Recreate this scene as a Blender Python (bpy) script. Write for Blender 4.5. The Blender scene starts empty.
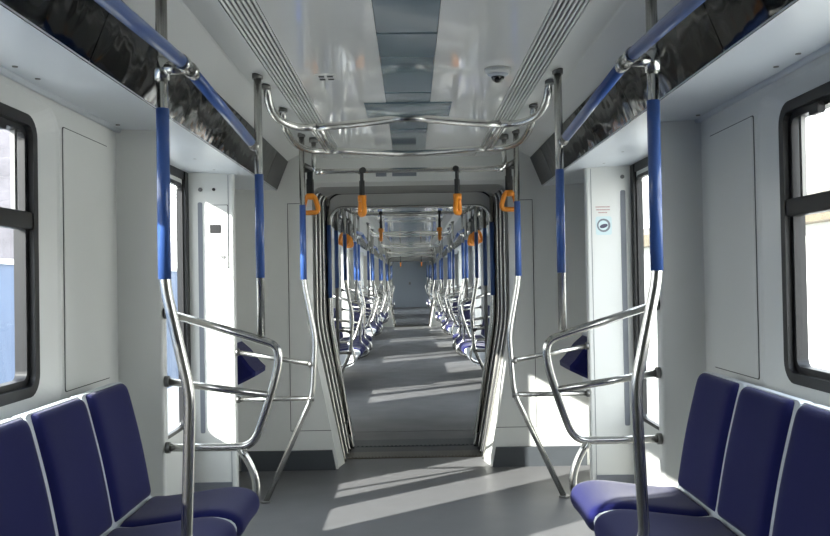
import bpy, math, random
from mathutils import Vector, Matrix
random.seed(7)
PI = math.pi
SC = bpy.context.scene
COL = SC.collection

# ------------------------------------------------------------------ camera
F, VX, VY, ROLL = 880.0, 411.0, 281.0, math.radians(1.0)
cam_d = bpy.data.cameras.new('camera'); cam = bpy.data.objects.new('camera', cam_d); COL.objects.link(cam)
cam_d.sensor_width = 36.0; cam_d.lens = F / 830.0 * 36.0; cam_d.clip_start = 0.02; cam_d.clip_end = 500
yaw = math.atan((415 - VX) / F); pitch = math.atan((VY - 268) / F)
cam.matrix_world = (Matrix.Translation((0, 0, 1.3)) @ Matrix.Rotation(-yaw, 4, 'Z') @
                    Matrix.Rotation(PI / 2 + pitch, 4, 'X') @ Matrix.Rotation(-ROLL, 4, 'Z'))
SC.camera = cam

# ------------------------------------------------------------------ sky, sun, exposure
W = bpy.data.worlds.new('sky'); SC.world = W; W.use_nodes = True
nt = W.node_tree; nt.nodes.clear()
out = nt.nodes.new('ShaderNodeOutputWorld'); bg = nt.nodes.new('ShaderNodeBackground')
tc = nt.nodes.new('ShaderNodeTexCoord'); sep = nt.nodes.new('ShaderNodeSeparateXYZ'); rp = nt.nodes.new('ShaderNodeValToRGB')
nt.links.new(tc.outputs['Generated'], sep.inputs[0]); nt.links.new(sep.outputs['Z'], rp.inputs['Fac'])
nt.links.new(rp.outputs['Color'], bg.inputs['Color']); nt.links.new(bg.outputs[0], out.inputs[0])
rp.color_ramp.elements[0].position = 0.0; rp.color_ramp.elements[0].color = (1.0, 0.985, 0.955, 1)
rp.color_ramp.elements[1].position = 0.7; rp.color_ramp.elements[1].color = (0.80, 0.88, 1.0, 1)
bg.inputs['Strength'].default_value = 3.9
SUN_AZ = Vector((0.773, 0.634)); SUN_TAN = 0.443
sd = bpy.data.lights.new('sun', 'SUN'); sun = bpy.data.objects.new('sun', sd); COL.objects.link(sun)
sd.energy = 12.5; sd.angle = math.radians(0.6); sd.color = (1.0, 0.96, 0.90)
sun.rotation_euler = Vector((SUN_AZ.x, SUN_AZ.y, -SUN_TAN)).to_track_quat('-Z', 'Y').to_euler()
sun.location = (-8, -6, 6)
SC.view_settings.view_transform = 'Standard'; SC.view_settings.look = 'None'
SC.view_settings.gamma = 1.0; SC.view_settings.use_curve_mapping = False
SC.view_settings.exposure = 0.72

# ------------------------------------------------------------------ materials
def lin(c):
    return tuple(((v / 255.0) / 12.92 if v <= 10 else (((v / 255.0) + 0.055) / 1.055) ** 2.4) for v in c) + (1.0,)
def mat(name, rgb, rough=0.5, metal=0.0, spec=0.5, coat=0.0, noise=0.0, nscale=20.0, bump=0.0, bscale=60.0, sheen=0.0, rvar=0.0):
    m = bpy.data.materials.new(name); m.use_nodes = True; t = m.node_tree; b = t.nodes['Principled BSDF']
    c = lin(rgb); b.inputs['Base Color'].default_value = c
    b.inputs['Roughness'].default_value = rough; b.inputs['Metallic'].default_value = metal
    b.inputs['Specular IOR Level'].default_value = spec; b.inputs['Coat Weight'].default_value = coat
    b.inputs['Coat Roughness'].default_value = 0.06; b.inputs['Sheen Weight'].default_value = sheen
    co = t.nodes.new('ShaderNodeTexCoord')
    if noise:
        n = t.nodes.new('ShaderNodeTexNoise'); n.inputs['Scale'].default_value = nscale; n.inputs['Detail'].default_value = 6
        t.links.new(co.outputs['Object'], n.inputs['Vector'])
        r = t.nodes.new('ShaderNodeValToRGB'); t.links.new(n.outputs['Fac'], r.inputs['Fac'])
        r.color_ramp.elements[0].position = 0.3; r.color_ramp.elements[1].position = 0.7
        r.color_ramp.elements[0].color = tuple(max(0, v * (1 - noise)) for v in c[:3]) + (1,)
        r.color_ramp.elements[1].color = tuple(min(1, v * (1 + noise)) for v in c[:3]) + (1,)
        t.links.new(r.outputs['Color'], b.inputs['Base Color'])
    if rvar:
        n2 = t.nodes.new('ShaderNodeTexNoise'); n2.inputs['Scale'].default_value = 3.0; n2.inputs['Detail'].default_value = 4
        t.links.new(co.outputs['Object'], n2.inputs['Vector'])
        mr = t.nodes.new('ShaderNodeMapRange'); mr.inputs['To Min'].default_value = max(0.02, rough - rvar); mr.inputs['To Max'].default_value = rough + rvar
        t.links.new(n2.outputs['Fac'], mr.inputs['Value']); t.links.new(mr.outputs['Result'], b.inputs['Roughness'])
    if bump:
        n3 = t.nodes.new('ShaderNodeTexNoise'); n3.inputs['Scale'].default_value = bscale; n3.inputs['Detail'].default_value = 2
        t.links.new(co.outputs['Object'], n3.inputs['Vector'])
        bp = t.nodes.new('ShaderNodeBump'); bp.inputs['Strength'].default_value = bump; bp.inputs['Distance'].default_value = 0.02
        t.links.new(n3.outputs['Fac'], bp.inputs['Height']); t.links.new(bp.outputs['Normal'], b.inputs['Normal'])
    return m
M = dict(
    white=mat('white_wall_panel', (214, 215, 211), 0.32, spec=0.5, noise=0.02, nscale=3, rvar=0.08),
    soffit=mat('grey_white_soffit', (206, 211, 216), 0.35, noise=0.02, nscale=3),
    ceil=mat('glossy_ceiling_panel', (238, 238, 234), 0.06, spec=0.8, coat=0.6, bump=0.02, bscale=3),
    cove=mat('ceiling_side_panel', (212, 213, 210), 0.4),
    strip=mat('grey_blue_light_cover', (112, 130, 138), 0.08, spec=0.8, coat=0.5, bump=0.03, bscale=2),
    floor=mat('grey_rubber_floor', (102, 102, 103), 0.42, spec=0.12, noise=0.07, nscale=160, rvar=0.12),
    sill=mat('ribbed_threshold_metal', (92, 88, 78), 0.45, metal=0.6, noise=0.2, nscale=60),
    steel=mat('brushed_stainless_steel', (206, 205, 200), 0.24, metal=1.0, noise=0.04, nscale=30),
    dsteel=mat('dark_steel', (120, 120, 118), 0.35, metal=0.9),
    blue=mat('blue_plastic_sleeve', (60, 92, 156), 0.30, spec=0.5, coat=0.3),
    navy=mat('navy_seat_fabric', (22, 25, 80), 0.92, spec=0.15, noise=0.12, nscale=260, bump=0.15, bscale=400, sheen=0.15),
    shell=mat('light_grey_seat_shell', (200, 205, 210), 0.35),
    black=mat('black_rubber', (20, 20, 22), 0.45),
    kick=mat('dark_grey_skirting', (62, 66, 70), 0.5, noise=0.05, nscale=12),
    gloss=mat('black_gloss_panel', (6, 7, 8), 0.07, spec=0.45, coat=0.0, bump=0.35, bscale=4),
    dgrey=mat('dark_grey_panel', (66, 66, 66), 0.45),
    orange=mat('orange_plastic', (232, 142, 34), 0.4),
    strap=mat('black_strap_webbing', (38, 38, 38), 0.6),
    seam=mat('panel_gap', (70, 72, 72), 0.6),
    recess=mat('grey_recess_strip', (116, 120, 128), 0.5),
    bellow=mat('grey_bellows', (190, 190, 186), 0.22, metal=0.15, rvar=0.08),
    frameg=mat('grey_gangway_frame', (188, 189, 186), 0.4),
    lens=mat('black_camera_dome', (14, 14, 14), 0.05, coat=0.6),
    bulk=mat('grey_blue_bulkhead', (150, 160, 172), 0.35),
    ground=mat('pale_concrete_ground', (212, 208, 200), 0.9, noise=0.15, nscale=1.5),
    extblue=mat('pale_blue_outside_wall', (90, 106, 132), 0.6, noise=0.04, nscale=1),
    extwhite=mat('white_outside_wall', (226, 226, 222), 0.7, noise=0.05, nscale=1),
    extgrey=mat('weathered_grey_pillar', (84, 82, 88), 0.8, noise=0.25, nscale=3),
    extroof=mat('pale_beige_roof', (104, 94, 76), 0.7, noise=0.06, nscale=2),
    paper=mat('pale_sticker', (196, 214, 216), 0.4),
    ink=mat('dark_sticker_print', (70, 66, 88), 0.5),
    redink=mat('dull_red_print', (170, 120, 118), 0.5),
)
gm = bpy.data.materials.new('window_glass'); gm.use_nodes = True; t = gm.node_tree; t.nodes.clear()
o_ = t.nodes.new('ShaderNodeOutputMaterial'); mx = t.nodes.new('ShaderNodeMixShader'); tr = t.nodes.new('ShaderNodeBsdfTransparent')
gl = t.nodes.new('ShaderNodeBsdfGlossy'); gl.inputs['Roughness'].default_value = 0.02; tr.inputs['Color'].default_value = (0.95, 0.97, 0.97, 1)
lw = t.nodes.new('ShaderNodeLayerWeight'); lw.inputs['Blend'].default_value = 0.5
pw = t.nodes.new('ShaderNodeMath'); pw.operation = 'POWER'; pw.inputs[1].default_value = 5.0; t.links.new(lw.outputs['Facing'], pw.inputs[0])
fr = t.nodes.new('ShaderNodeMath'); fr.operation = 'MULTIPLY_ADD'; fr.inputs[1].default_value = 0.5; fr.inputs[2].default_value = 0.035; t.links.new(pw.outputs[0], fr.inputs[0])
t.links.new(fr.outputs[0], mx.inputs[0]); t.links.new(tr.outputs[0], mx.inputs[1]); t.links.new(gl.outputs[0], mx.inputs[2]); t.links.new(mx.outputs[0], o_.inputs['Surface'])
M['glass'] = gm

# ------------------------------------------------------------------ mesh helpers
class MB:
    def __init__(s): s.v = []; s.f = []; s.sm = []
    def face(s, idx, smooth=False): s.f.append(tuple(idx)); s.sm.append(smooth)
    def box(s, x0, x1, y0, y1, z0, z1):
        n = len(s.v)
        x0, x1 = min(x0, x1), max(x0, x1)
        s.v += [(x, y, z) for z in (z0, z1) for y in (y0, y1) for x in (x0, x1)]
        for q in ((0, 2, 3, 1), (4, 5, 7, 6), (0, 1, 5, 4), (1, 3, 7, 5), (3, 2, 6, 7), (2, 0, 4, 6)): s.face([n + i for i in q])
        return s
    def rbox(s, x0, x1, y0, y1, z0, z1, r=0.006, axis='y'):
        """box with rounded profile, extruded along axis"""
        if axis == 'y': pts = rrect(x0, x1, z0, z1, r); s.loft([[(p[0], y, p[1]) for p in pts] for y in (y0, y1)], cap=True)
        if axis == 'x': pts = rrect(y0, y1, z0, z1, r); s.loft([[(x, p[0], p[1]) for p in pts] for x in (x0, x1)], cap=True)
        if axis == 'z': pts = rrect(x0, x1, y0, y1, r); s.loft([[(p[0], p[1], z) for p in pts] for z in (z0, z1)], cap=True)
        return s
    def prism(s, poly, y0, y1):
        s.loft([[(p[0], y, p[1]) for p in poly] for y in (y0, y1)], cap=True); return s
    def loft(s, loops, closed=True, cap=False, smooth=False):
        n = len(s.v); k = len(loops[0])
        for l in loops: s.v += [tuple(p) for p in l]
        for i in range(len(loops) - 1):
            for j in range(k if closed else k - 1):
                a = n + i * k + j; b = n + i * k + (j + 1) % k
                s.face((a, b, b + k, a + k), smooth)
        if cap:
            s.face([n + j for j in range(k)][::-1]); s.face([n + (len(loops) - 1) * k + j for j in range(k)])
        return s
    def tube(s, pts, r, fil=0.0, seg=12, cap=True):
        pts = fillet([Vector(p) for p in pts], fil)
        ring = []; T = (pts[1] - pts[0]).normalized(); U = T.orthogonal().normalized()
        for i, p in enumerate(pts):
            a = (pts[i] - pts[i - 1]).normalized() if i else T
            b = (pts[i + 1] - pts[i]).normalized() if i < len(pts) - 1 else a
            t_ = (a + b).normalized() if (a + b).length > 1e-6 else a
            U = (U - t_ * U.dot(t_)).normalized(); V = t_.cross(U)
            k = 1.0 / max(0.5, math.cos(a.angle(b) / 2)) if a.length and b.length else 1
            ring.append([p + (U * math.cos(q) + V * math.sin(q)) * r for q in [2 * PI * j / seg for j in range(seg)]])
        n = len(s.v); s.loft(ring, smooth=True)
        if cap:
            s.face([n + j for j in range(seg)][::-1]); s.face([n + (len(ring) - 1) * seg + j for j in range(seg)])
        return s
    def cyl(s, c, ax, r, h, seg=20, r2=None):
        c = Vector(c); ax = Vector(ax).normalized(); U = ax.orthogonal().normalized(); V = ax.cross(U); r2 = r if r2 is None else r2
        rings = [[c + ax * hh + (U * math.cos(q) + V * math.sin(q)) * rr for q in [2 * PI * j / seg for j in range(seg)]] for hh, rr in ((0, r), (h, r2))]
        n = len(s.v); s.loft(rings, smooth=True); s.face([n + j for j in range(seg)][::-1]); s.face([n + seg + j for j in range(seg)]); return s
    def dome(s, c, r, down=True, seg=20, n=7, squash=1.0):
        rings = []
        for i in range(n + 1):
            a = i / n * PI / 2
            rr = max(r * math.cos(a), 1e-4); zz = r * math.sin(a) * squash * (-1 if down else 1)
            rings.append([(c[0] + rr * math.cos(2 * PI * j / seg), c[1] + rr * math.sin(2 * PI * j / seg), c[2] + zz) for j in range(seg)])
        s.loft(rings, smooth=True, cap=True); return s
    def build(s, name, m, parent=None, origin=(0, 0, 0)):
        me = bpy.data.meshes.new(name); o = origin
        me.from_pydata([(v[0] - o[0], v[1] - o[1], v[2] - o[2]) for v in s.v], [], s.f)
        me.polygons.foreach_set('use_smooth', s.sm)
        import bmesh
        bm = bmesh.new(); bm.from_mesh(me); bmesh.ops.recalc_face_normals(bm, faces=bm.faces); bm.to_mesh(me); bm.free()
        me.materials.append(M[m]); me.update()
        ob = bpy.data.objects.new(name, me); COL.objects.link(ob)
        if parent: ob.parent = parent
        return ob
def fillet(pts, r, n=6):
    if not r or len(pts) < 3: return pts
    o = [pts[0]]
    for i in range(1, len(pts) - 1):
        a, b, c = pts[i - 1], pts[i], pts[i + 1]
        d1 = min(r, (a - b).length * 0.48); d2 = min(r, (c - b).length * 0.48)
        p = b + (a - b).normalized() * d1; q = b + (c - b).normalized() * d2
        for k in range(n + 1):
            u = k / n; o.append(p * (1 - u) ** 2 + b * 2 * u * (1 - u) + q * u * u)
    o.append(pts[-1]); return o
def rrect(a0, a1, b0, b1, r, n=5):
    a0, a1 = min(a0, a1), max(a0, a1); o = []
    for cx, cz, s0 in ((a1 - r, b1 - r, 0), (a0 + r, b1 - r, 1), (a0 + r, b0 + r, 2), (a1 - r, b0 + r, 3)):
        for k in range(n + 1):
            q = (s0 + k / n) * PI / 2; o.append((cx + r * math.cos(q), cz + r * math.sin(q)))
    return o

def tag(o, label=None, cat=None, group=None, kind=None):
    if label: o['label'] = label
    if cat: o['category'] = cat
    if group: o['group'] = group
    if kind: o['kind'] = kind
    return o
def thing(name, loc=(0, 0, 0), rz=0.0):
    o = bpy.data.objects.new(name, None); COL.objects.link(o); o.location = loc; o.rotation_euler = (0, 0, rz); o.empty_display_size = 0.1
    return o
KIDS = {}
def kids(o): return [c for c in bpy.data.objects if c.parent == o]
def tree(o):
    return (o, [tree(c) for c in kids(o)])
def copy_tree(t_, parent=None):
    c = t_[0].copy(); COL.objects.link(c)
    for k in ('label', 'category', 'group', 'kind'):
        pass
    if parent: c.parent = parent
    for ch in t_[1]: copy_tree(ch, c)
    return c
# the third car climbs and bends away slightly
C3 = Vector((0, 26.55, 0)); R3 = Matrix.Rotation(0.010, 4, 'Z') @ Matrix.Rotation(0.020, 4, 'X')
def place(o, loc, rz=0.0):
    loc = Vector(loc)
    if loc.y >= 26.5:
        o.location = C3 + (R3 @ (loc - C3)); o.rotation_euler = (R3 @ Matrix.Rotation(rz, 4, 'Z')).to_euler()
    else:
        o.location = loc; o.rotation_euler = (0, 0, rz)
    return o
def nest(r, pairs):
    """hang sub-parts (sleeves, flanges, caps) under the part they sit on"""
    ch = kids(r); stem_ = lambda o: o.name.split('.')[0]
    for sub, par in pairs:
        p = [c for c in ch if stem_(c) == par]
        if p:
            for c in ch:
                if stem_(c) == sub: c.parent = p[0]
    return r
USED = {}
def put(proto, loc, rz, label, cat, group=None):
    """first call moves the prototype itself, later calls copy it"""
    key = proto.name
    if key not in USED:
        USED[key] = tree(proto); o = proto; n = o
        snap = USED[key]
    else: n = copy_tree(USED[key])
    place(n, loc, rz); tag(n, label, cat, group); return n
def struct(name, mb, m, car=None, parent=None):
    org = (0, 26.55, 0) if car == 3 else (0, 0, 0)
    o = mb.build(name, m, parent, origin=org)
    if not parent:
        o['kind'] = 'structure'
        if car == 3: place(o, C3)
    return o

# ------------------------------------------------------------------ dimensions
XW, XD, XP = 1.24, 1.315, 1.05          # wall, door plane, partition edge
HC = 2.17; ZS = 1.965
CARS = {
    1: dict(y0=-2.6, y1=6.15, zones=[('end', -2.6, 0.62), ('bay', 0.62, 3.72), ('door', 3.72, 5.235), ('end', 5.235, 6.15)]),  # unseen rear zone made windowless so less light reaches the partitions
    2: dict(y0=7.65, y1=25.05, zones=[('end', 7.65, 8.56), ('door', 8.56, 10.13), ('bay', 10.13, 13.23), ('door', 13.23, 14.8), ('bay', 14.8, 17.9),
                                      ('door', 17.9, 19.47), ('bay', 19.47, 22.57), ('door', 22.57, 24.14), ('end', 24.14, 25.05)]),
    3: dict(y0=26.55, y1=36.8, zones=[('end', 26.55, 27.46), ('door', 27.46, 29.03), ('bay', 29.03, 32.13), ('door', 32.13, 33.7), ('door', 33.7, 35.27), ('end', 35.27, 36.8)]),  # second of the two adjoining doorways is added to brighten the bulkhead
}
cnt = dict(window=0, door=0, trim=0)
def num(k): cnt[k] += 1; return '%s_%d' % (k, cnt[k])
SIDE = {-1: 'left', 1: 'right'}

def wall_with_opening(mb, s, y0, y1, z0, z1, X, rec, opn, dX):
    """wall sheet facing the aisle at X with a moulded rounded recess going out by dX"""
    def L(rect, r, x): return [(s * x, p[0], p[1]) for p in rrect(rect[0], rect[1], rect[2], rect[3], r, 6)]
    loops = [L((y0, y1, z0, z1), 0.001, X), L(rec, 0.10, X), L((rec[0] + .012, rec[1] - .012, rec[2] + .01, rec[3] - .01), 0.095, X + .006),
             L(opn, 0.075, X + dX)]
    loops.append(L(opn, 0.075, X + dX + 0.055)); mb.loft(loops[:2]); mb.loft(loops[1:4]); mb.loft(loops[3:])

def bay_wall(car, s, y0, y1):
    a, b = y0 + 0.60, y1 - 0.60
    mb = MB(); wall_with_opening(mb, s, y0, y1, 0.0, ZS + 0.01, XW, (a, b, 0.855, 1.93), (a + 0.11, b - 0.11, 0.935, 1.88), 0.035)
    w = struct('wall_' + SIDE[s], mb, 'white', car)
    w0, w1 = a + 0.11, b - 0.11; X0 = XW + 0.03
    wn = MB()
    # outer black frame ring
    for (yy0, yy1, zz0, zz1, rr, t_, xa, xb) in ((w0, w1, 0.935, 1.88, 0.075, 0.035, X0, X0 + 0.05), (w0 + .035, w1 - .035, 0.97, 1.845, 0.05, 0.022, X0 + .02, X0 + .06)):
        A = rrect(yy0, yy1, zz0, zz1, rr, 6); B = rrect(yy0 + t_, yy1 - t_, zz0 + t_, zz1 - t_, max(rr - t_, .02), 6)
        wn.loft([[(s * xb, p[0], p[1]) for p in A], [(s * xa, p[0], p[1]) for p in A], [(s * xa, p[0], p[1]) for p in B], [(s * xb, p[0], p[1]) for p in B]])
    root = struct(num('window'), wn, 'black', car)
    tb = MB(); tb.rbox(s * (X0 + .005), s * (X0 + .05), w0 + .03, w1 - .03, 1.495, 1.555, 0.008, 'y'); struct('transom', tb, 'black', car, root)
    mu = MB()
    for yy in (w0 + 0.10, w1 - 0.10): mu.box(s * (X0 + .03), s * (X0 + .045), yy - .009, yy + .009, 1.55, 1.83)
    struct('sliding_frame', mu, 'dsteel', car, root)
    ym = (w0 + w1) / 2
    lt = MB(); lt.rbox(s * (X0 - .004), s * (X0 + .02), w1 - .30, w1 - .24, 1.80, 1.835, 0.006, 'y'); struct('latch', lt, 'black', car, root)
    g = MB(); g.box(s * (X0 + .035), s * (X0 + .041), w0 + .03, w1 - .03, 0.965, 1.85); struct('pane', g, 'glass', car, root)
    if car == 1 and y0 > 0:
        # removable panel between the window and the partition
        p = MB(); p.rbox(s * (XW + .001), s * (XW - .002), y1 - .575, y1 - .11, 0.925, 1.875, 0.012, 'x'); o = struct(num('trim'), p, 'seam', car)
        q = MB(); q.rbox(s * (XW), s * (XW - .004), y1 - .572, y1 - .113, 0.929, 1.871, 0.011, 'x'); struct('cover_plate', q, 'white', car, o)

def partition(car, s, y, away):
    """away=+1: thickness grows towards +y"""
    ya, yb = (y, y + .065) if away > 0 else (y - .065, y)
    p = MB(); poly = rrect(XP, XD + .04, ya, yb, 0.014, 4); p.loft([[(s * q[0], q[1], z) for q in poly] for z in (0.0, ZS + .01)], cap=True)
    return struct('wall_partition', p, 'white', car)

def door_zone(car, s, y0, y1):
    for (yy, aw) in ((y0, 1), (y1, 1)):
        if car == 1 and yy < -0.5: continue
        if car == 1 or aw:
            partition(car, s, yy if yy != y0 else y0, 1 if yy == y1 else 1)
    XD = 1.335
    # outer plane: two sliding leaves with rounded glass
    ym = (y0 + y1) / 2 + .03; a0 = y0 + .065
    root = None
    lead = MB(); lead.box(s * (1.316), s * (XD + .035), y1 - .075, y1, 0.0, ZS); lead.box(s * (1.316), s * (XD + .035), a0, a0 + .04, 0.0, ZS)
    lead.box(s * (XD - .012), s * (XD + .035), a0, y1, ZS - .045, ZS + .01)
    root = struct(num('door'), lead, 'black', car)
    for (q0, q1) in ((a0 + .04, ym - .01), (ym + .01, y1 - .055)):
        lf = MB(); G0, G1, Z0, Z1 = q0 + .07, q1 - (.016 if q1 > ym else .09), 0.465, 1.895
        def L(r_, rr, x): return [(s * x, p[0], p[1]) for p in rrect(r_[0], r_[1], r_[2], r_[3], rr, 6)]
        lf.loft([L((q0, q1, 0.02, ZS - .04), .001, XD), L((G0, G1, Z0, Z1), 0.05, XD), L((G0, G1, Z0, Z1), 0.05, XD + .03), L((q0, q1, 0.02, ZS - .04), .001, XD + .03)])
        leaf = struct('door_leaf', lf, 'white', car, root)
        gk = MB(); gk.loft([L((G0, G1, Z0, Z1), 0.05, XD - .004), L((G0 + .02, G1 - .02, Z0 + .02, Z1 - .02), .035, XD - .004), L((G0 + .02, G1 - .02, Z0 + .02, Z1 - .02), .035, XD + .02), L((G0, G1, Z0, Z1), 0.05, XD + .02)])
        struct('gasket', gk, 'black', car, leaf)
        g = MB(); g.loft([L((G0 + .01, G1 - .01, Z0 + .01, Z1 - .01), .04, x) for x in (XD + .01, XD + .015)], cap=True); struct('pane', g, 'glass', car, leaf)
    rb = MB(); rb.box(s * (XD - .006), s * (XD + .03), ym - .012, ym + .012, 0.02, ZS - .04); struct('rubber_edge', rb, 'black', car, root)

def end_zone(car, s, y0, y1):
    mb = MB(); mb.box(s * XW, s * (XW + .03), y0 + .03, y1, 0, ZS + .01); struct('wall_' + SIDE[s], mb, 'white', car)

for car, C in CARS.items():
    y0, y1 = C['y0'], C['y1']
    fl = MB(); fl.box(-XD - .06, XD + .06, y0, y1, -0.12, 0.0); struct('floor', fl, 'floor', car)
    # ceiling: flat glossy centre, side coves, soffits, roof
    cm = MB()
    for s in (-1, 1): cm.box(s * .108, s * .462, y0, y1, HC, HC + .03)
    ce = struct('ceiling', cm, 'ceil', car)
    cv = MB()
    for s in (-1, 1):
        pts = [(.578, HC + .001), (.725, HC + .050), (.735, HC + .048), (.855, HC - .018), (.87, HC + .07), (.578, HC + .07)]
        cv.prism([(s * a, b) for a, b in pts], y0, y1)
    struct('side_panels', cv, 'cove', car, ce)
    sb = MB(); sb.box(-.12, .12, y0, y1, HC + .018, HC + .03); struct('strip_backing', sb, 'white', car, ce)
    if car == 1:
        st = MB(); st.rbox(-.215, .215, 4.27, 4.62, HC - .006, HC + .01, .004, 'y'); struct('cross_band', st, 'strip', car, ce)  # wider grey-blue band across the strip
    yy = y0 + .05; k = 0
    while yy < y1 - .1:
        L_ = 0.95 if k else 0.75
        e = min(yy + L_, y1 - .05)
        st = MB(); st.rbox(-.108, .108, yy, e, HC - .002, HC + .02, .004, 'y'); struct('light_cover', st, 'strip', car, ce); yy = e + .022; k += 1
    rf = MB(); rf.box(-1.38, 1.38, y0 - .05, y1 + .05, HC + .08, HC + .16); struct('roof', rf, 'white', car)
    for s in (-1, 1):
        so = MB(); so.prism([(s * .925, 1.95), (s * (XD + .06), 1.97), (s * (XD + .06), HC + .1), (s * .95, HC + .1)], y0, y1)
        tr_ = struct(num('trim'), so, 'soffit', car)
        cp = MB(); cp.tube([(s * (XW - .002), y0, ZS - .004), (s * (XW - .002), y1, ZS - .004)], .012, seg=8)
        if car != 1: struct('cove_bead', cp, 'soffit', car, tr_)
        else:
            cp = MB(); cp.tube([(s * (XW - .012), .62, ZS - .004), (s * (XW - .012), 3.72, ZS - .004)], .014, seg=8); struct('cove_bead', cp, 'soffit', car, tr_)
            for (bx, by) in ((1.17, 2.62), (1.17, 2.78), (1.19, 3.60), (1.12, 4.6), (1.12, 5.05)):
                sc_ = MB(); sc_.cyl((s * bx, by, 1.967), (0, 0, -1), .011, .009, 12, .008); struct('screw_cap', sc_, 'dsteel', car, tr_)
        # inclined glossy black panel, in lengths
        gp = None; yy = y0; k = 0
        N = max(1, round((y1 - y0 - .5) / 1.02)); Lp = (y1 - y0 - .5) / N
        for i in range(N + 1):
            e = yy + (Lp if i < N else .5)
            a, b = (yy + .004, e - .004)
            pm = MB(); pm.prism([(s * .928, 1.948), (s * .846, HC - .02), (s * .858, HC - .012), (s * .94, 1.955)], a, b)
            if car == 1 or True:
                ob = struct(num('trim') if gp is None else 'panel_length', pm, 'gloss' if i < N else 'dgrey', car, gp)
                if gp is None: gp = ob
            yy = e
    for (kind, a, b) in C['zones']:
        for s in (-1, 1):
            {'bay': bay_wall, 'door': door_zone, 'end': end_zone}[kind](car, s, a, b)

# air vents: louvred strips beside the glossy ceiling panel
for car, C in CARS.items():
    where = {1: 'in the near car, beside the {} window side', 2: 'in the second car, {} side', 3: 'in the farthest car, {} side'}[car]
    for s in (-1, 1):
        v = thing('air_vent', (0, 0, 0))
        org = C3 if car == 3 else Vector((0, 0, 0)); v.location = org
        if car == 3: place(v, C3)
        b = MB(); b.box(s * .462, s * .578, C['y0'] + .02, C['y1'] - .25, HC + .02, HC + .03); b.build('backing', 'black', v, org)
        sl = MB()
        for i in range(7):
            x = .464 + i * .0165; sl.prism([(s * x, HC - .001), (s * (x + .0088), HC - .001), (s * (x + .0088), HC + .012), (s * x, HC + .012)], C['y0'] + .02, C['y1'] - .25)
        sl.box(s * .462, s * .578, C['y1'] - .26, C['y1'] - .0, HC, HC + .02)
        sl.build('slats', 'cove', v, org)
        tag(v, 'long louvred air vent strip along the ceiling ' + where.format(SIDE[s]).replace(', beside the left window side', ', left side').replace(', beside the right window side', ', right side'), 'air vent', 'ceiling air vents')

# unseen rear wall behind the camera, added solid to keep the partitions darker
bk = MB(); bk.box(-1.38, 1.38, -2.65, -2.60, 0, HC + .1); struct('wall_back', bk, 'white')

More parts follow.
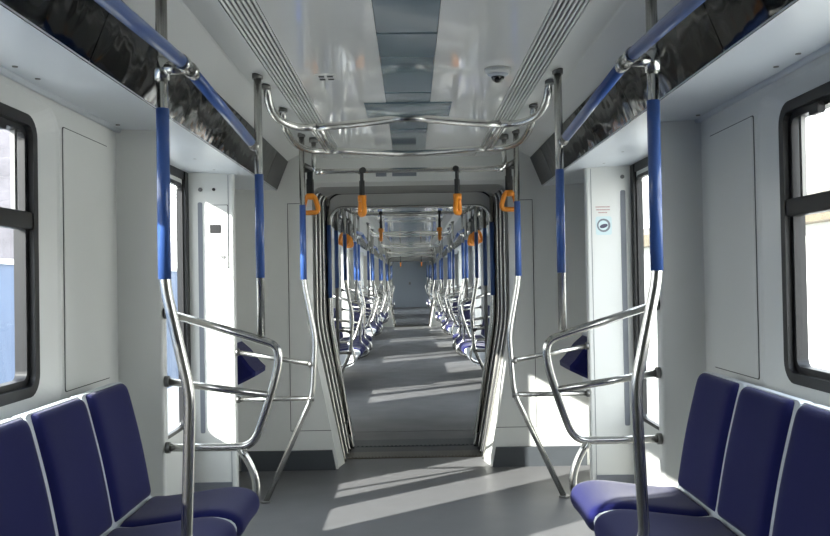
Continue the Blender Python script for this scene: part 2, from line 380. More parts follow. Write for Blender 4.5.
# ------------------------------------------------------------------ gangways
def outline(wt, wb, zk, zt, r, y):
    kn = fillet([Vector((wb, 0, 0)), Vector((wb + (wt - wb) * .04, 0, .04 * zk)), Vector((wt, 0, zk)), Vector((wt, 0, zt - r))], .12, 5)
    R_ = [(p.x, p.z) for p in kn] + [(wt - r + r * math.cos(q), zt - r + r * math.sin(q)) for q in [PI / 2 * k / 6 for k in range(1, 7)]]
    pts = R_ + [(-a, b) for a, b in R_[::-1]]
    return [(a, y, b) for a, b in pts]
def gangway(ya, yb, carA, carB):
    ym = (ya + yb) / 2
    far = ya > 20
    for (yw, dirn, car) in ((ya, 1, carA), (yb, -1, carB)):
        for s in (-1, 1):
            w = MB(); poly = [(s * 1.33, 0), (s * 1.33, HC + .1), (s * .73, HC + .1), (s * .73, 1.02), (s * .70, .9), (s * .535, .06), (s * .53, 0)]
            w.prism(poly, min(yw, yw + dirn * .05), max(yw, yw + dirn * .05))
            e = struct('wall_end', w, 'white', car)
            if not far:
                k = MB(); f = yw - dirn * .03; k.prism([(s * .545, 0), (s * 1.2, 0), (s * 1.2, .135), (s * .57, .135)], min(f, yw), max(f, yw)); struct('kick_board', k, 'kick', car, e)
                if car == 1:
                    g = MB(); y_ = yw - .002
                    for (x0, x1, z0, z1) in ((.854, .858, .27, 1.855), (.742, .858, 1.853, 1.857), (.575, .858, .268, .272)):
                        g.box(s * x0, s * x1, y_, yw, z0, z1)
                    struct('panel_seam', g, 'seam', car, e)
        l = MB(); l.box(-.73, .73, min(yw, yw + dirn * .05), max(yw, yw + dirn * .05), 2.0, HC + .1); lt = struct('wall_lintel', l, 'white', car)
        if car == 1:
            pq = MB(); 
            pq.box(-.235, -.16, yw - .006, yw, 2.035, 2.08); struct('notice_plate', pq, 'recess', car, lt)
            pq = MB(); pq.box(-.12, .05, yw - .006, yw, 2.035, 2.08); struct('notice_plate', pq, 'recess', car, lt)
    # fairings and bellows
    A = MB(); A.loft([outline(.73, .53, 1.0, 2.0, .05, ya + .05), outline(.705, .50, 1.0, 1.99, .07, ya + .20)], closed=False, smooth=True)
    A.loft([outline(.715, .51, 1.0, 2.0, .07, ya + .20), outline(.74, .54, 1.0, 2.01, .05, ya + .05)], closed=False, smooth=True)
    root = struct('gangway_bellows', A, 'white'); root['kind'] = 'structure'; root.name = 'trim_gangway' if not far else 'trim_gangway'
    B = MB(); lp = []
    n = 16
    for i in range(n + 1):
        y = ya + .20 + (ym - .03 - ya - .20) * i / n; o = .028 if i % 2 else 0.0; q = i / n
        lp.append(outline(.70 - .035 * q + o, .505 - .01 * q + o, 1.0, 1.99 + o, .08, y))
    B.loft(lp, closed=False, smooth=True); struct('bellows', B, 'bellow', None, root)
    B = MB(); lp = []
    for i in range(n + 1):
        y = ym + .08 + (yb - .2 - ym - .08) * i / n; o = .028 if i % 2 else 0.0; q = 1 - i / n
        lp.append(outline(.70 - .035 * q + o, .505 - .01 * q + o, 1.0, 1.99 + o, .08, y))
    B.loft(lp, closed=False, smooth=True); struct('bellows', B, 'bellow', None, root)
    A = MB(); A.loft([outline(.705, .50, 1.0, 1.99, .07, yb - .20), outline(.73, .53, 1.0, 2.0, .05, yb - .05)], closed=False, smooth=True); struct('fairing', A, 'white', None, root)
    for dy, mt in ((.26, 'steel'), (.36, 'dgrey'), (.46, 'steel'), (.56, 'dgrey'), (.64, 'steel')):  # alternating tubes added to draw the light and dark stripes of the folds
        q = dy / .75; ol = outline(.698 - .030 * q, .503 - .01 * q, 1.0, 1.985, .08, ya + dy)
        for s in (-1, 1):
            rb = MB(); rb.tube([Vector(p) for p in ol if p[0] * s > 0 and p[2] < 1.965], .008, seg=8); struct('stripe_rib', rb, mt, None, root)
    # middle frame
    Fm = MB(); o1 = outline(.672, .512, 1.0, 2.015, .12, ym); o2 = outline(.645, .485, 1.0, 1.99, .12, ym - .01)
    o3 = outline(.62, .47, 1.0, 1.885, .10, ym); o4 = outline(.62, .47, 1.0, 1.885, .10, ym + .08); o5 = outline(.672, .512, 1.0, 2.015, .12, ym + .08)
    Fm.loft([o5, o1, o2, o3, o4, o5], closed=False); struct('middle_frame', Fm, 'frameg', None, root)
    ed = MB(); o2 = outline(.652, .492, 1.0, 1.995, .12, ym - .014); ed.tube([Vector(p) for p in o2], .007, seg=6); struct('black_edge', ed, 'black', None, root)
    ed = MB(); o2 = outline(.626, .474, 1.0, 1.885, .10, ym - .012); ed.tube([Vector(p) for p in o2], .009, seg=6); struct('steel_edge', ed, 'steel', None, root)
    # floor plate and threshold
    g = MB(); g.box(-.75, .75, ya, yb, -.12, -.002); struct('floor', g, 'floor')
    tb = MB(); tb.box(-.52, .52, ym - .40, ym - .17, -.01, .004)
    for i in range(42): x = -.51 + i * .0246; tb.box(x, x + .012, ym - .385, ym - .20, .004, .008)
    struct('trim_threshold', tb, 'sill')
    tb = MB(); tb.box(-.52, .52, ym - .17, ym + .03, -.01, .003); struct('trim_threshold', tb, 'black')
    tb = MB(); tb.box(-.50, .50, ym + .03, ym + .32, -.01, .006)
    for i in range(30): x = -.48 + i * .033; tb.box(x, x + .016, ym + .04, ym + .30, .006, .010)
    struct('trim_threshold', tb, 'kick')
    cl = MB(); cl.box(-.85, .85, ya + .06, yb - .06, 2.06, 2.10); cl.box(-.85, -.80, ya + .06, yb - .06, -.1, 2.06); cl.box(.80, .85, ya + .06, yb - .06, -.1, 2.06); struct('roof', cl, 'kick')
gangway(6.15, 7.65, 1, 2)
gangway(25.05, 26.55, 2, 2)
# bulkhead closing the farthest car
bw = MB(); bw.box(-1.33, 1.33, 36.8, 36.86, 0, HC + .1); bo = struct('wall_bulkhead', bw, 'bulk', 3)
bd = MB(); bd.rbox(-.08, .60, 36.78, 36.80, .03, 1.98, .02, 'y'); bo = struct(num('door'), bd, 'bulk', 3)
h = MB(); h.rbox(.0, .08, 36.75, 36.78, .95, 1.05, .01, 'y'); struct('door_handle', h, 'dsteel', 3, bo)

# ------------------------------------------------------------------ seats
def cat(pts, n=5):
    P = [Vector(p) for p in pts]; P = [P[0] * 2 - P[1]] + P + [P[-1] * 2 - P[-2]]; o = []
    for i in range(1, len(P) - 2):
        for k in range(n):
            u = k / n; a, b, c, d = P[i - 1], P[i], P[i + 1], P[i + 2]
            o.append(0.5 * ((2 * b) + (c - a) * u + (2 * a - 5 * b + 4 * c - d) * u * u + (3 * b - a - 3 * c + d) * u ** 3))
    o.append(P[-2]); return o
def pad(prof, side, hw, th, rnd0, rnd1):
    """closed cushion following a profile in x,z; side gives the outward side"""
    P = cat([(a, b) for a, b in prof]); n = len(P); cols = 17; top = []; bot = []
    length = sum((P[i + 1] - P[i]).length for i in range(n - 1)); acc = 0
    for i in range(n):
        if i: acc += (P[i] - P[i - 1]).length
        a = P[max(i - 1, 0)]; b = P[min(i + 1, n - 1)]; t_ = (b - a).normalized(); N = Vector((-t_.y, t_.x)) * side
        d0, d1 = acc, length - acc
        w = hw
        if rnd0 and d0 < rnd0: w -= .38 * rnd0 * (1 - math.sqrt(max(0, 1 - (1 - d0 / rnd0) ** 2)))
        if rnd1 and d1 < rnd1: w -= .55 * rnd1 * (1 - math.sqrt(max(0, 1 - (1 - d1 / rnd1) ** 2)))
        e = min(d0, d1) / .03; gt = math.sqrt(max(0.0, 1 - (1 - min(e, 1)) ** 2)) if e < 1 else 1.0
        for j in range(cols):
            s = -1 + 2 * j / (cols - 1); s = math.copysign(abs(s) ** .75, s)
            g = math.sqrt(max(0, 1 - abs(s) ** 8)) * gt; dip = 1 - .22 * (1 - s * s) if th > .03 else 1
            q = P[i] + N * (th * g * dip)
            top.append((q.x, s * w, q.y)); bot.append((P[i].x, s * w, P[i].y))
    mb = MB(); k = len(top); mb.v = top + bot
    for i in range(n - 1):
        for j in range(cols - 1):
            a = i * cols + j; mb.face((a, a + 1, a + cols + 1, a + cols), True); mb.face((k + a, k + a + cols, k + a + cols + 1, k + a + 1), True)
        for j in (0, cols - 1):
            a = i * cols + j; mb.face((a, a + cols, k + a + cols, k + a), True)
    for i in (0, n - 1):
        for j in range(cols - 1):
            a = i * cols + j; mb.face((a, k + a, k + a + 1, a + 1), True)
    return mb
DXS = .022
PAN = [(.625, .430), (.600, .455), (.612, .485), (.68, .498), (.80, .483), (.93, .468), (.995, .470)]
BAK = [(1.012, .485), (1.022, .54), (1.036, .62), (1.056, .72), (1.080, .82), (1.100, .895), (1.115, .925)]
PAN = [(a + DXS, b) for a, b in PAN]; BAK = [(a + DXS, b) for a, b in BAK]
def make_seat():
    r = thing('passenger_seat')
    pad(PAN, 1, .204, .034, .12, 0).build('cushion', 'navy', r)
    pad(BAK, 1, .204, .036, 0, .05).build('backrest', 'navy', r)
    A = cat(PAN, 3); B = cat(BAK, 3)
    def off(P, d):
        o = []
        for i, p in enumerate(P):
            t_ = (P[min(i + 1, len(P) - 1)] - P[max(i - 1, 0)]).normalized(); N = Vector((-t_.y, t_.x)); o.append(p + N * d)
        return o
    top = off(A, .010) + off(B, .010)
    ring = [(p.x, p.y) for p in top] + [(1.17, .925), (1.19, .80), (1.19, .60), (1.18, .42), (1.02, .38), (.82, .372), (.70, .385), (.652, .412)]
    def slice_(y, k):
        o = []
        for (x, z) in ring:
            fx = k * max(0, 1 - (x - .622) / .12) * .05; fz = k * max(0, (z - .84) / .09) * .02
            o.append((x + fx, y, z - fz))
        return o
    sh = MB(); sh.loft([slice_(-.2165, 1), slice_(-.212, .35), slice_(-.196, 0), slice_(.196, 0), slice_(.212, .35), slice_(.2165, 1)], cap=True)
    sh.build('shell', 'shell', r)
    return r
seat0 = make_seat()
PITCH = .435
ORD = ['first', 'second', 'third', 'fourth', 'fifth', 'sixth']
def bench(s, ya, nseat, where, car, near_first=False, total=6):
    """seats counted from the far end (near the door) towards the camera"""
    yb = ya - nseat * PITCH
    b = MB(); p = [(XW - .001, .37), (.68, .37), (.70, .33), (.95, .22), (XW - .001, .20)]
    org = (0, ya - nseat * PITCH / 2, 0)
    b.prism(p, yb + .005, ya - .005); r = thing('bench_support'); b.build('beam', 'shell', r, org)
    place(r, org, 0 if s > 0 else PI); tag(r, 'light grey beam carrying the ' + where, 'bench support', 'bench supports')
    for i in range(nseat):
        k = i if not near_first else nseat - 1 - i
        y = ya - PITCH * (i + .5)
        if near_first: lab = 'navy fabric seat, %s from the near end of the %s' % (ORD[k], where)
        else: lab = 'navy fabric seat, %s from the doorway end of the %s' % (ORD[k], where)
        put(seat0, (0, y, 0), 0 if s > 0 else PI, lab, 'seat', 'navy seats on the ' + where)
for s in (-1, 1):
    bench(s, 3.43, 5, 'near %s bench by the window' % SIDE[s], 1)
BAYS = [(10.13, 13.23, 'first', 2), (14.8, 17.9, 'middle', 2), (19.47, 22.57, 'last', 2), (29.03, 32.13, 'farthest-car', 3)]
for (a, b, nm, car) in BAYS:
    for s in (-1, 1):
        w = ('%s %s bench beyond the gangway' % (nm, SIDE[s])) if car == 2 else '%s bench in the farthest car' % SIDE[s]
        bench(s, b - .245, 6, w, car, near_first=True)
# folded tip-up seats behind the far partitions
def make_tip():
    r = thing('tip_up_seat')
    P = [(1.20, .52), (1.12, .55), (1.06, .64), (1.03, .74), (1.06, .86), (1.12, .93)]
    sh = MB(); sh.rbox(1.13, 1.23, -.20, .20, .55, .95, .02, 'y'); sh.build('shell', 'shell', r)
    m = MB(); poly = [(1.14, .93), (1.07, .87), (1.01, .79), (.975, .755), (.978, .725), (1.05, .69), (1.14, .65)]
    m.loft([[(x + (.02 if abs(y) > .19 else 0), y, z + (.0 if abs(y) < .19 else (-.01 if z > .75 else .01))) for x, z in poly] for y in (-.20, -.185, .185, .20)], cap=True)
    m.build('cushion', 'navy', r); return r
tip0 = make_tip()
for s in (-1, 1):
    put(tip0, (0, 5.66, 0), 0 if s > 0 else PI, 'navy tip-up seat folded behind the near car\'s far %s door post' % SIDE[s], 'seat', 'tip-up seats')
for s in (-1, 1):
    put(tip0, (0, 8.1, 0), 0 if s > 0 else PI, 'navy tip-up seat folded just past the gangway on the %s' % SIDE[s], 'seat', 'tip-up seats')

# ------------------------------------------------------------------ poles, guards and rails
RT, RS = .0170, .0190
def collar(mb, p, ax, r=.024, h=.014): mb.cyl(Vector(p) - Vector(ax).normalized() * h / 2, ax, r, h, 14)
def make_poleA():
    r = thing('stanchion_pole')
    p = MB(); p.tube([(.716, 0, 2.215), (.716, 0, 1.30), (.647, 0, .985), (.655, 0, .75), (.664, 0, .53), (.566, 0, .45), (.566, 0, .375), (.70, 0, .33)], RT, .05, 16); p.build('pole', 'steel', r)
    f = MB(); f.cyl((.716, 0, 2.188), (0, 0, 1), .024, .022, 16); f.build('flange', 'dsteel', r)
    f = MB(); f.cyl((.690, 0, .333), (-.94, 0, .34), .026, .02, 16); f.build('flange', 'dsteel', r)
    sl = MB(); sl.tube([(.716, 0, 1.815), (.716, 0, 1.318)], RS, 0, 16); sl.build('sleeve', 'blue', r)
    b = MB(); b.tube([(.716, 0, 1.932), (.648, 0, 1.936)], .0195, 0, 14); b.cyl((.716, 0, 1.90), (0, 0, 1), .0215, .064, 16); b.build('bracket', 'steel', r)
    return r
def make_guard():
    """seat end guard: pole joined to a looped rail in a plane across the aisle"""
    r = thing('seat_end_guard')
    p = MB(); p.tube([(.640, 0, 2.20), (.640, 0, 1.08)], RT, 0, 16); p.build('pole', 'steel', r)
    f = MB(); f.cyl((.640, 0, 2.172), (0, 0, 1), .0235, .022, 16); f.build('flange', 'dsteel', r)
    sl = MB(); sl.tube([(.640, 0, 1.765), (.640, 0, 1.325)], RS, 0, 16); sl.build('sleeve', 'blue', r)
    l = MB(); l.tube([(1.045, 0, 1.185), (.66, 0, 1.068), (.565, 0, 1.035), (.572, 0, .93), (.63, 0, .745), (.68, 0, .612), (.80, 0, .610), (1.045, 0, .613)], RT, .085, 14); l.build('loop_rail', 'steel', r)
    m = MB(); m.tube([(1.045, 0, .893), (.603, 0, .826)], .0155, 0, 14); m.build('cross_rail', 'steel', r)
    g = MB(); g.tube([(.74, 0, .608), (.695, 0, .54), (.668, 0, .46), (.672, 0, .38), (.80, 0, .33), (1.05, 0, .33)], .0165, .06, 12); g.build('leg', 'steel', r)
    for z in (1.182, .893, .613):
        c = MB(); c.cyl((1.032, 0, z), (1, 0, 0), .024, .018, 14); c.build('end_cap', 'dsteel', r)
    return r
def make_poleC():
    r = thing('doorway_guard')
    p = MB(); p.tube([(.641, 0, 2.20), (.641, 0, 1.30), (.578, 0, .975), (.600, 0, .625), (.888, 0, 0.0)], RT, .07, 16); p.build('pole', 'steel', r)
    sl = MB(); sl.tube([(.641, 0, 1.765), (.641, 0, 1.32)], RS, 0, 16); sl.build('sleeve', 'blue', r)
    f = MB(); f.cyl((.641, 0, 2.172), (0, 0, 1), .0235, .022, 16); f.build('flange', 'dsteel', r)
    f = MB(); f.cyl((.888, 0, 0.0), (0, 0, 1), .032, .012, 16); f.build('foot_plate', 'dsteel', r)
    for (z1, z2) in ((.895, .815), (.613, .613)):
        m = MB(); m.tube([(1.045, 0, z1), (.594, 0, z2)], .0145, 0, 12); m.build('cross_rail', 'steel', r)
        c = MB(); c.cyl((1.032, 0, z1), (1, 0, 0), .022, .018, 14); c.build('end_cap', 'dsteel', r)
        c = MB(); c.cyl((.620, 0, z2), (-1, 0, 0), .019, .03, 14); c.build('end_collar', 'dsteel', r)
    return r
poleA, guard0, poleC = make_poleA(), make_guard(), make_poleC()
nest(poleA, [('sleeve', 'pole'), ('flange', 'pole')])
nest(guard0, [('sleeve', 'pole'), ('flange', 'pole'), ('end_cap', 'loop_rail')])
nest(poleC, [('sleeve', 'pole'), ('flange', 'pole'), ('foot_plate', 'pole'), ('end_collar', 'cross_rail')])
rz = {1: 0, -1: PI}
for s in (-1, 1):
    put(poleA, (0, 2.56, 0), rz[s], 'bent steel pole with blue sleeve rising in front of the nearest %s seats' % SIDE[s], 'grab pole', 'bent grab poles')
    put(guard0, (0, 3.74, 0), rz[s], 'looped steel guard with blue-sleeved pole at the end of near %s bench' % SIDE[s], 'guard rail', 'looped seat end guards')
    put(poleC, (0, 5.25, 0), rz[s], 'steel guard pole with splayed foot on the %s just before the gangway' % SIDE[s], 'guard rail', 'splayed guard poles')
    put(poleC, (0, 8.57, 0), rz[s], 'steel guard pole with splayed foot on the %s just beyond the gangway' % SIDE[s], 'guard rail', 'splayed guard poles')
    put(poleC, (0, 24.1, 0), rz[s], 'distant splayed guard pole at the far end of second car, %s' % SIDE[s], 'guard rail', 'splayed guard poles')
    put(poleC, (0, 27.5, 0), rz[s], 'distant splayed guard pole at the start of farthest car, %s' % SIDE[s], 'guard rail', 'splayed guard poles')
for (a, b, nm, car) in BAYS:
    for s in (-1, 1):
        w = ('%s %s bench beyond the gangway' % (nm, SIDE[s])) if car == 2 else '%s bench in the farthest car' % SIDE[s]
        put(guard0, (0, a + .03, 0), rz[s], 'looped steel guard at the near end of ' + w, 'guard rail', 'looped seat end guards')
        put(guard0, (0, b + .02, 0), rz[s], 'looped steel guard at the far end of ' + w, 'guard rail', 'looped seat end guards')
        put(poleA, (0, a + .245 + 2 * PITCH, 0), rz[s], 'bent blue-sleeved pole two seats in along ' + w, 'grab pole', 'bent grab poles')
        put(poleA, (0, a + .245 + 4 * PITCH, 0), rz[s], 'bent blue-sleeved pole four seats in along ' + w, 'grab pole', 'bent grab poles')

# overhead rails along the benches
def overhead(y_l, name_pts, x=.715):
    pass
def rail_thing(segs, joints, s, y0):
    """segs: list of (pts, blue?)"""
    r = thing('overhead_grab_rail')
    for pts, kind in segs:
        m = MB(); m.tube([(s * p[0], p[1] - y0, p[2]) for p in pts], RS if kind == 'blue' else RT, .03, 14); m.build('sleeve' if kind == 'blue' else 'rail', kind, r)
    for p, d in joints:
        m = MB(); m.cyl((s * p[0], p[1] - y0, p[2]), d, .0225, .035, 14); m.build('joint', 'steel', r)
    return nest(r, [('sleeve', 'rail'), ('joint', 'rail')])
def lerp(a, b, t_): return tuple(a[i] + (b[i] - a[i]) * t_ for i in range(3))
for s in (-1, 1):
    e1, md, e0 = (.640, 3.74, 1.895), (.640, 2.56, 1.985), (.640, .70, 1.90)
    e1 = (.655, 3.70, 1.885); md = (.645, 2.56, 1.94); e0 = (.655, .66, 1.885)
    segs = [([e1, md, e0], 'steel'), ([lerp(md, e1, .09), lerp(md, e1, .94)], 'blue'), ([lerp(md, e0, .035), lerp(md, e0, .96)], 'blue')]
    r = rail_thing(segs, [(lerp(md, e1, .03), (0, 1, 0)), (lerp(md, e0, .03), (0, 1, 0)), (e1, (0, 1, 0))], s, 2.2)
    place(r, (0, 2.2, 0)); tag(r, 'blue-sleeved overhead rail running above the near %s seats' % SIDE[s], 'grab rail', 'overhead grab rails')
LR = {}
for s in (-1, 1):
    L_ = 3.08; e0, md, e1 = (.655, .04, 1.885), (.645, L_ / 2, 1.94), (.655, L_, 1.885)
    LR[s] = rail_thing([([e0, md, e1], 'steel'), ([lerp(e0, md, .06), lerp(e0, md, .96)], 'blue'), ([lerp(md, e1, .04), lerp(md, e1, .94)], 'blue')], [(e0, (0, 1, 0)), (e1, (0, -1, 0))], s, 0)
for (a, b, nm, car) in BAYS:
    for s in (-1, 1):
        w = ('%s %s bench beyond the gangway' % (nm, SIDE[s])) if car == 2 else '%s bench in the farthest car' % SIDE[s]
        put(LR[s], (0, a, 0), 0, 'blue-sleeved overhead rail above the ' + w, 'grab rail', 'overhead grab rails')

# ceiling grab ring in each door area
def make_ring():
    r = thing('ceiling_grab_ring'); z = 2.05
    n = MB(); n.tube([(-.445, -.385, z), (-.30, -.43, z), (0, -.60, z), (.30, -.43, z), (.445, -.385, z)], .0178, .10, 14); n.build('near_rail', 'steel', r)
    n = MB(); n.tube([(-.445, .385, z), (-.30, .43, z), (0, .57, z), (.30, .43, z), (.445, .385, z)], .0178, .10, 14); n.build('far_rail', 'steel', r)
    for s in (-1, 1):
        n = MB(); n.tube([(s * .435, -.385, z), (s * .435, .385, z)], .0155, 0, 12); n.build('side_rail', 'steel', r)
        n = MB(); n.tube([(s * .468, -.37, z), (s * .468, .37, z)], .0105, 0, 10); n.build('side_rail', 'steel', r)
        n = MB(); n.tube([(s * .44, -.385, z), (s * .53, -.40, z - .005), (s * .61, -.52, z + .01), (s * .63, -.66, z + .06), (s * .63, -.71, z + .145)], .0178, .13, 14); n.build('mounting_arm', 'steel', r)
        n = MB(); n.tube([(s * .44, .385, z), (s * .54, .36, z - .005), (s * .62, .18, z), (s * .64, -.10, z + .05), (s * .64, -.17, z + .145)], .0178, .13, 14); n.build('mounting_arm', 'steel', r)
        for yy in (-.71, -.17): n = MB(); n.cyl((s * .635, yy, z + .118), (0, 0, 1), .023, .018, 14); n.build('flange', 'dsteel', r)
    return r
ring0 = nest(make_ring(), [('flange', 'mounting_arm')])
DOORS = [(4.62, 'near car doorway'), (9.35, 'first doorway beyond the gangway'), (14.02, 'second doorway beyond the gangway'),
         (18.7, 'third doorway beyond the gangway'), (23.36, 'fourth doorway beyond the gangway'), (28.25, 'first doorway of the farthest car')]
for y, w in DOORS:
    put(ring0, (0, y, 0), 0, 'six-sided steel grab ring under the ceiling in ' + w, 'grab ring', 'ceiling grab rings')

# cross rails with strap hangers at the car ends
def make_cross():
    r = thing('cross_rail'); z = 1.965
    m = MB(); m.tube([(-.57, 0, 2.168), (-.57, 0, z), (.57, 0, z), (.57, 0, 2.168)], .0145, .035, 12); m.build('rail', 'steel', r)
    for s in (-1, 1):
        m = MB(); m.tube([(s * .57, 0, z + .01), (s * .638, 0, z + .05)], .012, 0, 10); m.build('bracket', 'dsteel', r)
        m = MB(); m.cyl((s * .57, 0, 2.14), (0, 0, 1), .028, .028, 14); m.build('flange', 'dsteel', r)
        m = MB(); m.cyl((s * .52, 0, z), (s, 0, 0), .019, .04, 12); m.build('joint', 'steel', r)
    return r
cross0 = nest(make_cross(), [('joint', 'rail'), ('flange', 'rail')])
put(cross0, (0, 5.26, 0), 0, 'steel cross rail with straps just before the gangway opening', 'grab rail', 'cross rails')
put(cross0, (0, 8.56, 0), 0, 'steel cross rail with straps just beyond the gangway opening', 'grab rail', 'cross rails')
put(cross0, (0, 24.1, 0), 0, 'distant steel cross rail at the far end of the second car', 'grab rail', 'cross rails')
def make_strap():
    """origin on the rail; handle lies in the x-z plane"""
    r = thing('strap_hanger')
    m = MB(); m.rbox(-.018, .018, -.008, .008, -.155, .012, .004, 'z'); m.cyl((-.034, 0, 0), (1, 0, 0), .0185, .068, 14); m.rbox(-.021, .021, -.013, .013, -.165, -.06, .006, 'z'); m.build('strap', 'strap', r)
    h = MB(); P = [(-.028, 0, -.165), (.028, 0, -.165), (.053, 0, -.240), (.042, 0, -.262), (-.042, 0, -.262), (-.053, 0, -.240)]
    P = P + [P[0], P[1]]
    P = [lerp(P[0], P[1], .5)] + P[1:-1] + [lerp(P[0], P[1], .5)]
    h.tube(P, .0150, .02, 12); h.cyl((0, 0, -.182), (0, 0, 1), .026, .034, 12); h.build('handle', 'orange', r)
    return r
strap0 = make_strap()
for s in (-1, 1):
    put(strap0, (s * .285, 5.26, 1.965), PI / 2 - .3 * s, 'strap with orange handle, edge-on, %s of centre before the gangway' % SIDE[s], 'hanging strap', 'orange strap hangers')
    put(strap0, (s * .600, 5.305, 1.985), .35 * s, 'wide-facing orange strap handle beside the %s pole before the gangway' % SIDE[s], 'hanging strap', 'orange strap hangers')
    put(strap0, (s * .285, 8.56, 1.965), PI / 2, 'strap with orange handle, edge-on, %s of centre beyond the gangway' % SIDE[s], 'hanging strap', 'orange strap hangers')
    put(strap0, (s * .285, 24.1, 1.965), PI / 2, 'tiny distant strap %s of centre at the far end of second car' % SIDE[s], 'hanging strap', 'orange strap hangers')
# short side rails with three straps beyond the gangway
for s in (-1, 1):
    r = thing('short_side_rail', (s * .67, 8.95, 0))
    m = MB(); m.tube([(0, -.33, 2.165), (0, -.33, 1.945), (0, .75, 1.945), (0, .75, 2.165)], .0145, .03, 12); m.build('rail', 'steel', r)
    tag(r, 'short steel side rail with three straps, %s beyond the gangway' % SIDE[s], 'grab rail', 'short side rails')
    for k, y in enumerate((8.80, 9.15, 9.5)):
        put(strap0, (s * .67, y, 1.945), .5 * s, 'orange strap handle, %s of three hanging on the %s beyond the gangway' % (('nearest', 'middle', 'farthest')[k], SIDE[s]), 'hanging strap', 'orange strap hangers')
# poles on the gangway frame and beside its far mouth
def make_gp():
    r = thing('gangway_pole')
    p = MB(); p.tube([(.632, 0, 1.95), (.632, 0, 1.02), (.500, 0, .12)], .014, .08, 12); p.build('pole', 'steel', r)
    sl = MB(); sl.tube([(.632, 0, 1.745), (.632, 0, 1.18)], .0175, 0, 14); sl.build('sleeve', 'blue', r)
    b = MB(); b.tube([(.632, 0, 1.90), (.632, .07, 1.90)], .010, 0, 8); b.build('bracket', 'dsteel', r)
    b = MB(); b.tube([(.515, 0, .22), (.515, .07, .22)], .010, 0, 8); b.build('bracket', 'dsteel', r)
    return r
gp0 = nest(make_gp(), [('sleeve', 'pole')])
for s in (-1, 1):
    put(gp0, (0, 6.83, 0), rz[s], 'blue-sleeved pole fixed along the %s side of the gangway frame' % SIDE[s], 'grab pole', 'gangway poles')
    r = thing('straight_pole', (s * .66, 7.82, 0)); p = MB(); p.tube([(0, 0, 2.165), (0, 0, 0)], .016, 0, 14); p.build('pole', 'dsteel', r)
    sl = MB(); sl.tube([(0, 0, 1.76), (0, 0, 1.25)], .0185, 0, 14); sl.build('sleeve', 'blue', r)
    tag(r, 'straight dark pole standing at the far mouth of the gangway, %s' % SIDE[s], 'grab pole', 'straight poles')

# ------------------------------------------------------------------ small fittings
d = thing('security_camera', (.372, 3.62, HC))
m = MB(); m.cyl((0, 0, 0), (0, 0, -1), .055, .022, 28, .048); m.build('base', 'white', d)
m = MB(); m.dome((0, 0, -.022), .043, squash=.35); m.build('housing', 'shell', d)
m = MB(); m.dome((0, 0, -.03), .028, squash=1.0); m.build('lens_dome', 'lens', d)
tag(d, 'white dome security camera with black lens on the glossy ceiling', 'camera')
d = thing('ceiling_speaker', (-.345, 3.72, HC))
m = MB(); m.rbox(-.045, .045, -.06, .06, -.003, 0, .008, 'z'); m.build('plate', 'ceil', d)
m = MB()
for i in (-1, 1):
    for j in (-1, 1): m.box(i * .018 - .012, i * .018 + .012, j * .025 - .012, j * .025 + .010, -.005, -.002)
m.build('slots', 'black', d)
tag(d, 'small square ceiling fitting with four dark slots left of the light strip', 'speaker')
# fittings on the far door posts
yp = 5.235
def at_post(s, x0, x1, z0, z1, t_, r=.004):
    m = MB(); m.rbox(min(s * x0, s * x1), max(s * x0, s * x1), yp - t_, yp, z0, z1, r, 'y'); return m
s = -1
d = at_post(s, 1.082, 1.203, 1.396, 1.774, .002, .006).build('trim_plate_gap', 'seam'); d['kind'] = 'structure'
d = at_post(s, 1.085, 1.20, 1.40, 1.77, .006, .006).build('door_control_panel', 'white'); tag(d, 'white control plate with dark screen on the sunlit left door post', 'control panel')
k = at_post(s, 1.125, 1.19, 1.605, 1.655, .009, .004); k.build('screen', 'black', d)
k = at_post(s, 1.12, 1.19, 1.685, 1.715, .008, .003); k.build('label_plate', 'cove', d)
k = MB(); k.cyl((s * 1.115, yp, 1.465), (0, -1, 0), .012, .012, 16); k.build('button', 'steel', d)
for (x, mt, lb, r_) in ((1.245, 'dsteel', 'small steel key lock high on the left door post', .012), (1.165, 'black', 'small black round socket high on the left door post', .009)):
    m = MB(); m.cyl((0, 0, 0), (0, -1, 0), r_, .010, 16); d = m.build('key_lock' if mt == 'dsteel' else 'round_socket', mt); d.location = (s * x, yp, 1.865); tag(d, lb, 'lock' if mt == 'dsteel' else 'socket')
d = at_post(s, 1.235, 1.262, .42, 1.79, .004, .010).build('trim_recess', 'recess'); d['kind'] = 'structure'
s = 1
d = at_post(s, 1.255, 1.285, .42, 1.82, .004, .010).build('trim_recess', 'recess'); d['kind'] = 'structure'
m = MB(); m.cyl((0, 0, 0), (0, -1, 0), .012, .010, 16); d = m.build('key_lock', 'dsteel'); d.location = (1.268, yp, 1.90); tag(d, 'small steel key lock high on the right door post', 'lock')
d = at_post(s, 1.105, 1.20, 1.555, 1.665, .0015, .012).build('round_sticker', 'paper'); tag(d, 'pale blue-green sticker with round dark emblem on right door post', 'sticker')
k = MB(); k.cyl((1.152, yp - .0015, 1.612), (0, -1, 0), .040, .0008, 28); k.build('emblem_ring', 'recess', d)
k = MB(); k.cyl((1.150, yp - .0023, 1.612), (0, -1, 0), .029, .0008, 28); k.build('emblem_disc', 'paper', d)
k = MB(); k.loft([[(1.152 + a * math.cos(q), yp - .0031 - e, 1.608 + b_ * math.sin(q) + .2 * a * math.cos(q)) for q in [2 * PI * j / 20 for j in range(20)]] for (a, b_, e) in ((.024, .012, 0), (.024, .012, .0006))], cap=True); k.build('emblem_motif', 'ink', d)
tx = thing('printed_text', (1.15, yp, 1.70)); tag(tx, 'three short lines of faint red print above the round sticker', 'lettering')
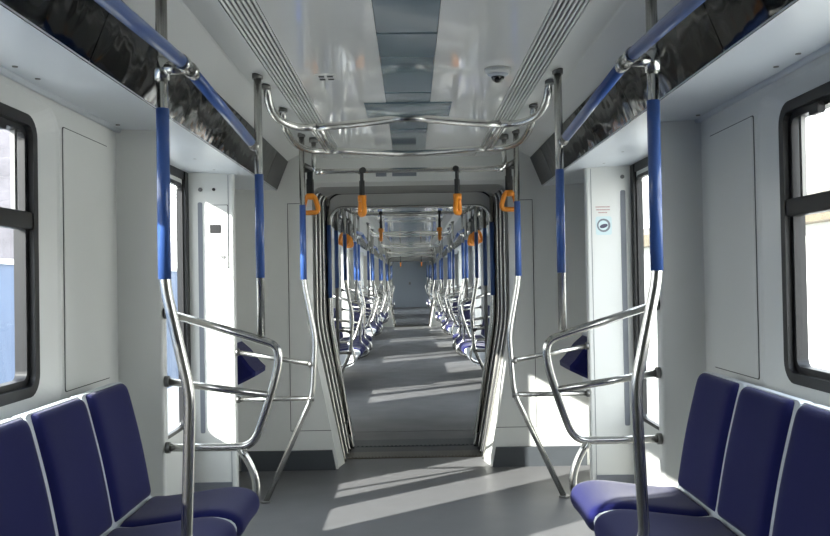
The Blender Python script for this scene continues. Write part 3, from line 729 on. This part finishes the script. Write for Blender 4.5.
for i in range(3):
    w_ = (.043, .040, .028)[i]; x_ = -w_; zz = .022 - i * .017; m = MB()
    while x_ < w_ - .004:
        L_ = random.uniform(.003, .006); m.box(x_, min(x_ + L_, w_), -.0012, 0, zz - .003, zz + .003); x_ += L_ + .0018
    m.build('text_line', 'redink', tx)
for s in (-1, 1):
    # seam and base plate of the far post
    g = MB(); g.box(s * 1.079, s * 1.082, yp - .002, yp, .10, 1.95); g.box(s * 1.08, s * 1.30, yp - .012, yp, .0, .13); d = g.build('trim_post_base', 'recess'); d['kind'] = 'structure'

# ------------------------------------------------------------------ outside
g = MB(); g.box(-60, 60, -40, 90, -1.30, -1.20); struct('ground', g, 'ground')
# left: pale blue low wall with roof posts behind
r = thing('perimeter_wall', (-6.2, 0, -1.2)); m = MB(); m.box(0, .25, -25, 70, 0, 2.85); m.build('wall_panel', 'extblue', r)
m = MB(); m.box(-.04, .29, -25, 70, 2.85, 2.93); m.build('coping', 'extwhite', r); tag(r, 'pale blue wall seen low through the left windows', 'wall')
for k, y in enumerate((15.0, 16.3)):
    m = MB(); m.rbox(-.28, .28, -.2, .2, 0, 6.2, .03, 'z'); m.box(-.4, .4, -.3, .3, 5.9, 6.2); d = m.build('concrete_pillar', 'extgrey'); d.location = (-6.9, y, -1.2); tag(d, 'weathered grey pillar outside the left window, %s one' % ('nearer', 'farther')[k], 'pillar', 'pillars outside the left window')
# right: white shed with a beige roof
r = thing('white_shed', (7.2, 0, -1.2)); m = MB(); m.box(0, 5, 6, 40, 0, 3.45); m.build('wall_panel', 'extwhite', r)
m = MB(); m.prism([(-.35, 3.4), (5.4, 3.4), (5.4, 4.2), (2.5, 4.5), (-.35, 3.72)], 5.6, 40.4); m.build('roof', 'extroof', r)
for i in range(8):
    m = MB(); m.box(-.03, 0, 7.5 + i * 3.4, 8.7 + i * 3.4, 1.2, 2.3); m.build('window', 'cove', r)
tag(r, 'white shed with pale beige roof seen through the right windows', 'building')

r = thing('apartment_block', (-10.5, 24, -1.2)); m = MB(); m.box(-4, 0, -4, 5, 0, 8); m.build('wall_panel', 'extgrey', r)
for i in range(4):
    for j in range(2): m = MB(); m.box(0, .04, -3.4 + i * 2.1, -2.3 + i * 2.1, 2.2 + j * 2.7, 3.6 + j * 2.7); m.build('window', 'dgrey', r)
tag(r, 'plain grey block standing behind the pillar outside the left windows', 'building')
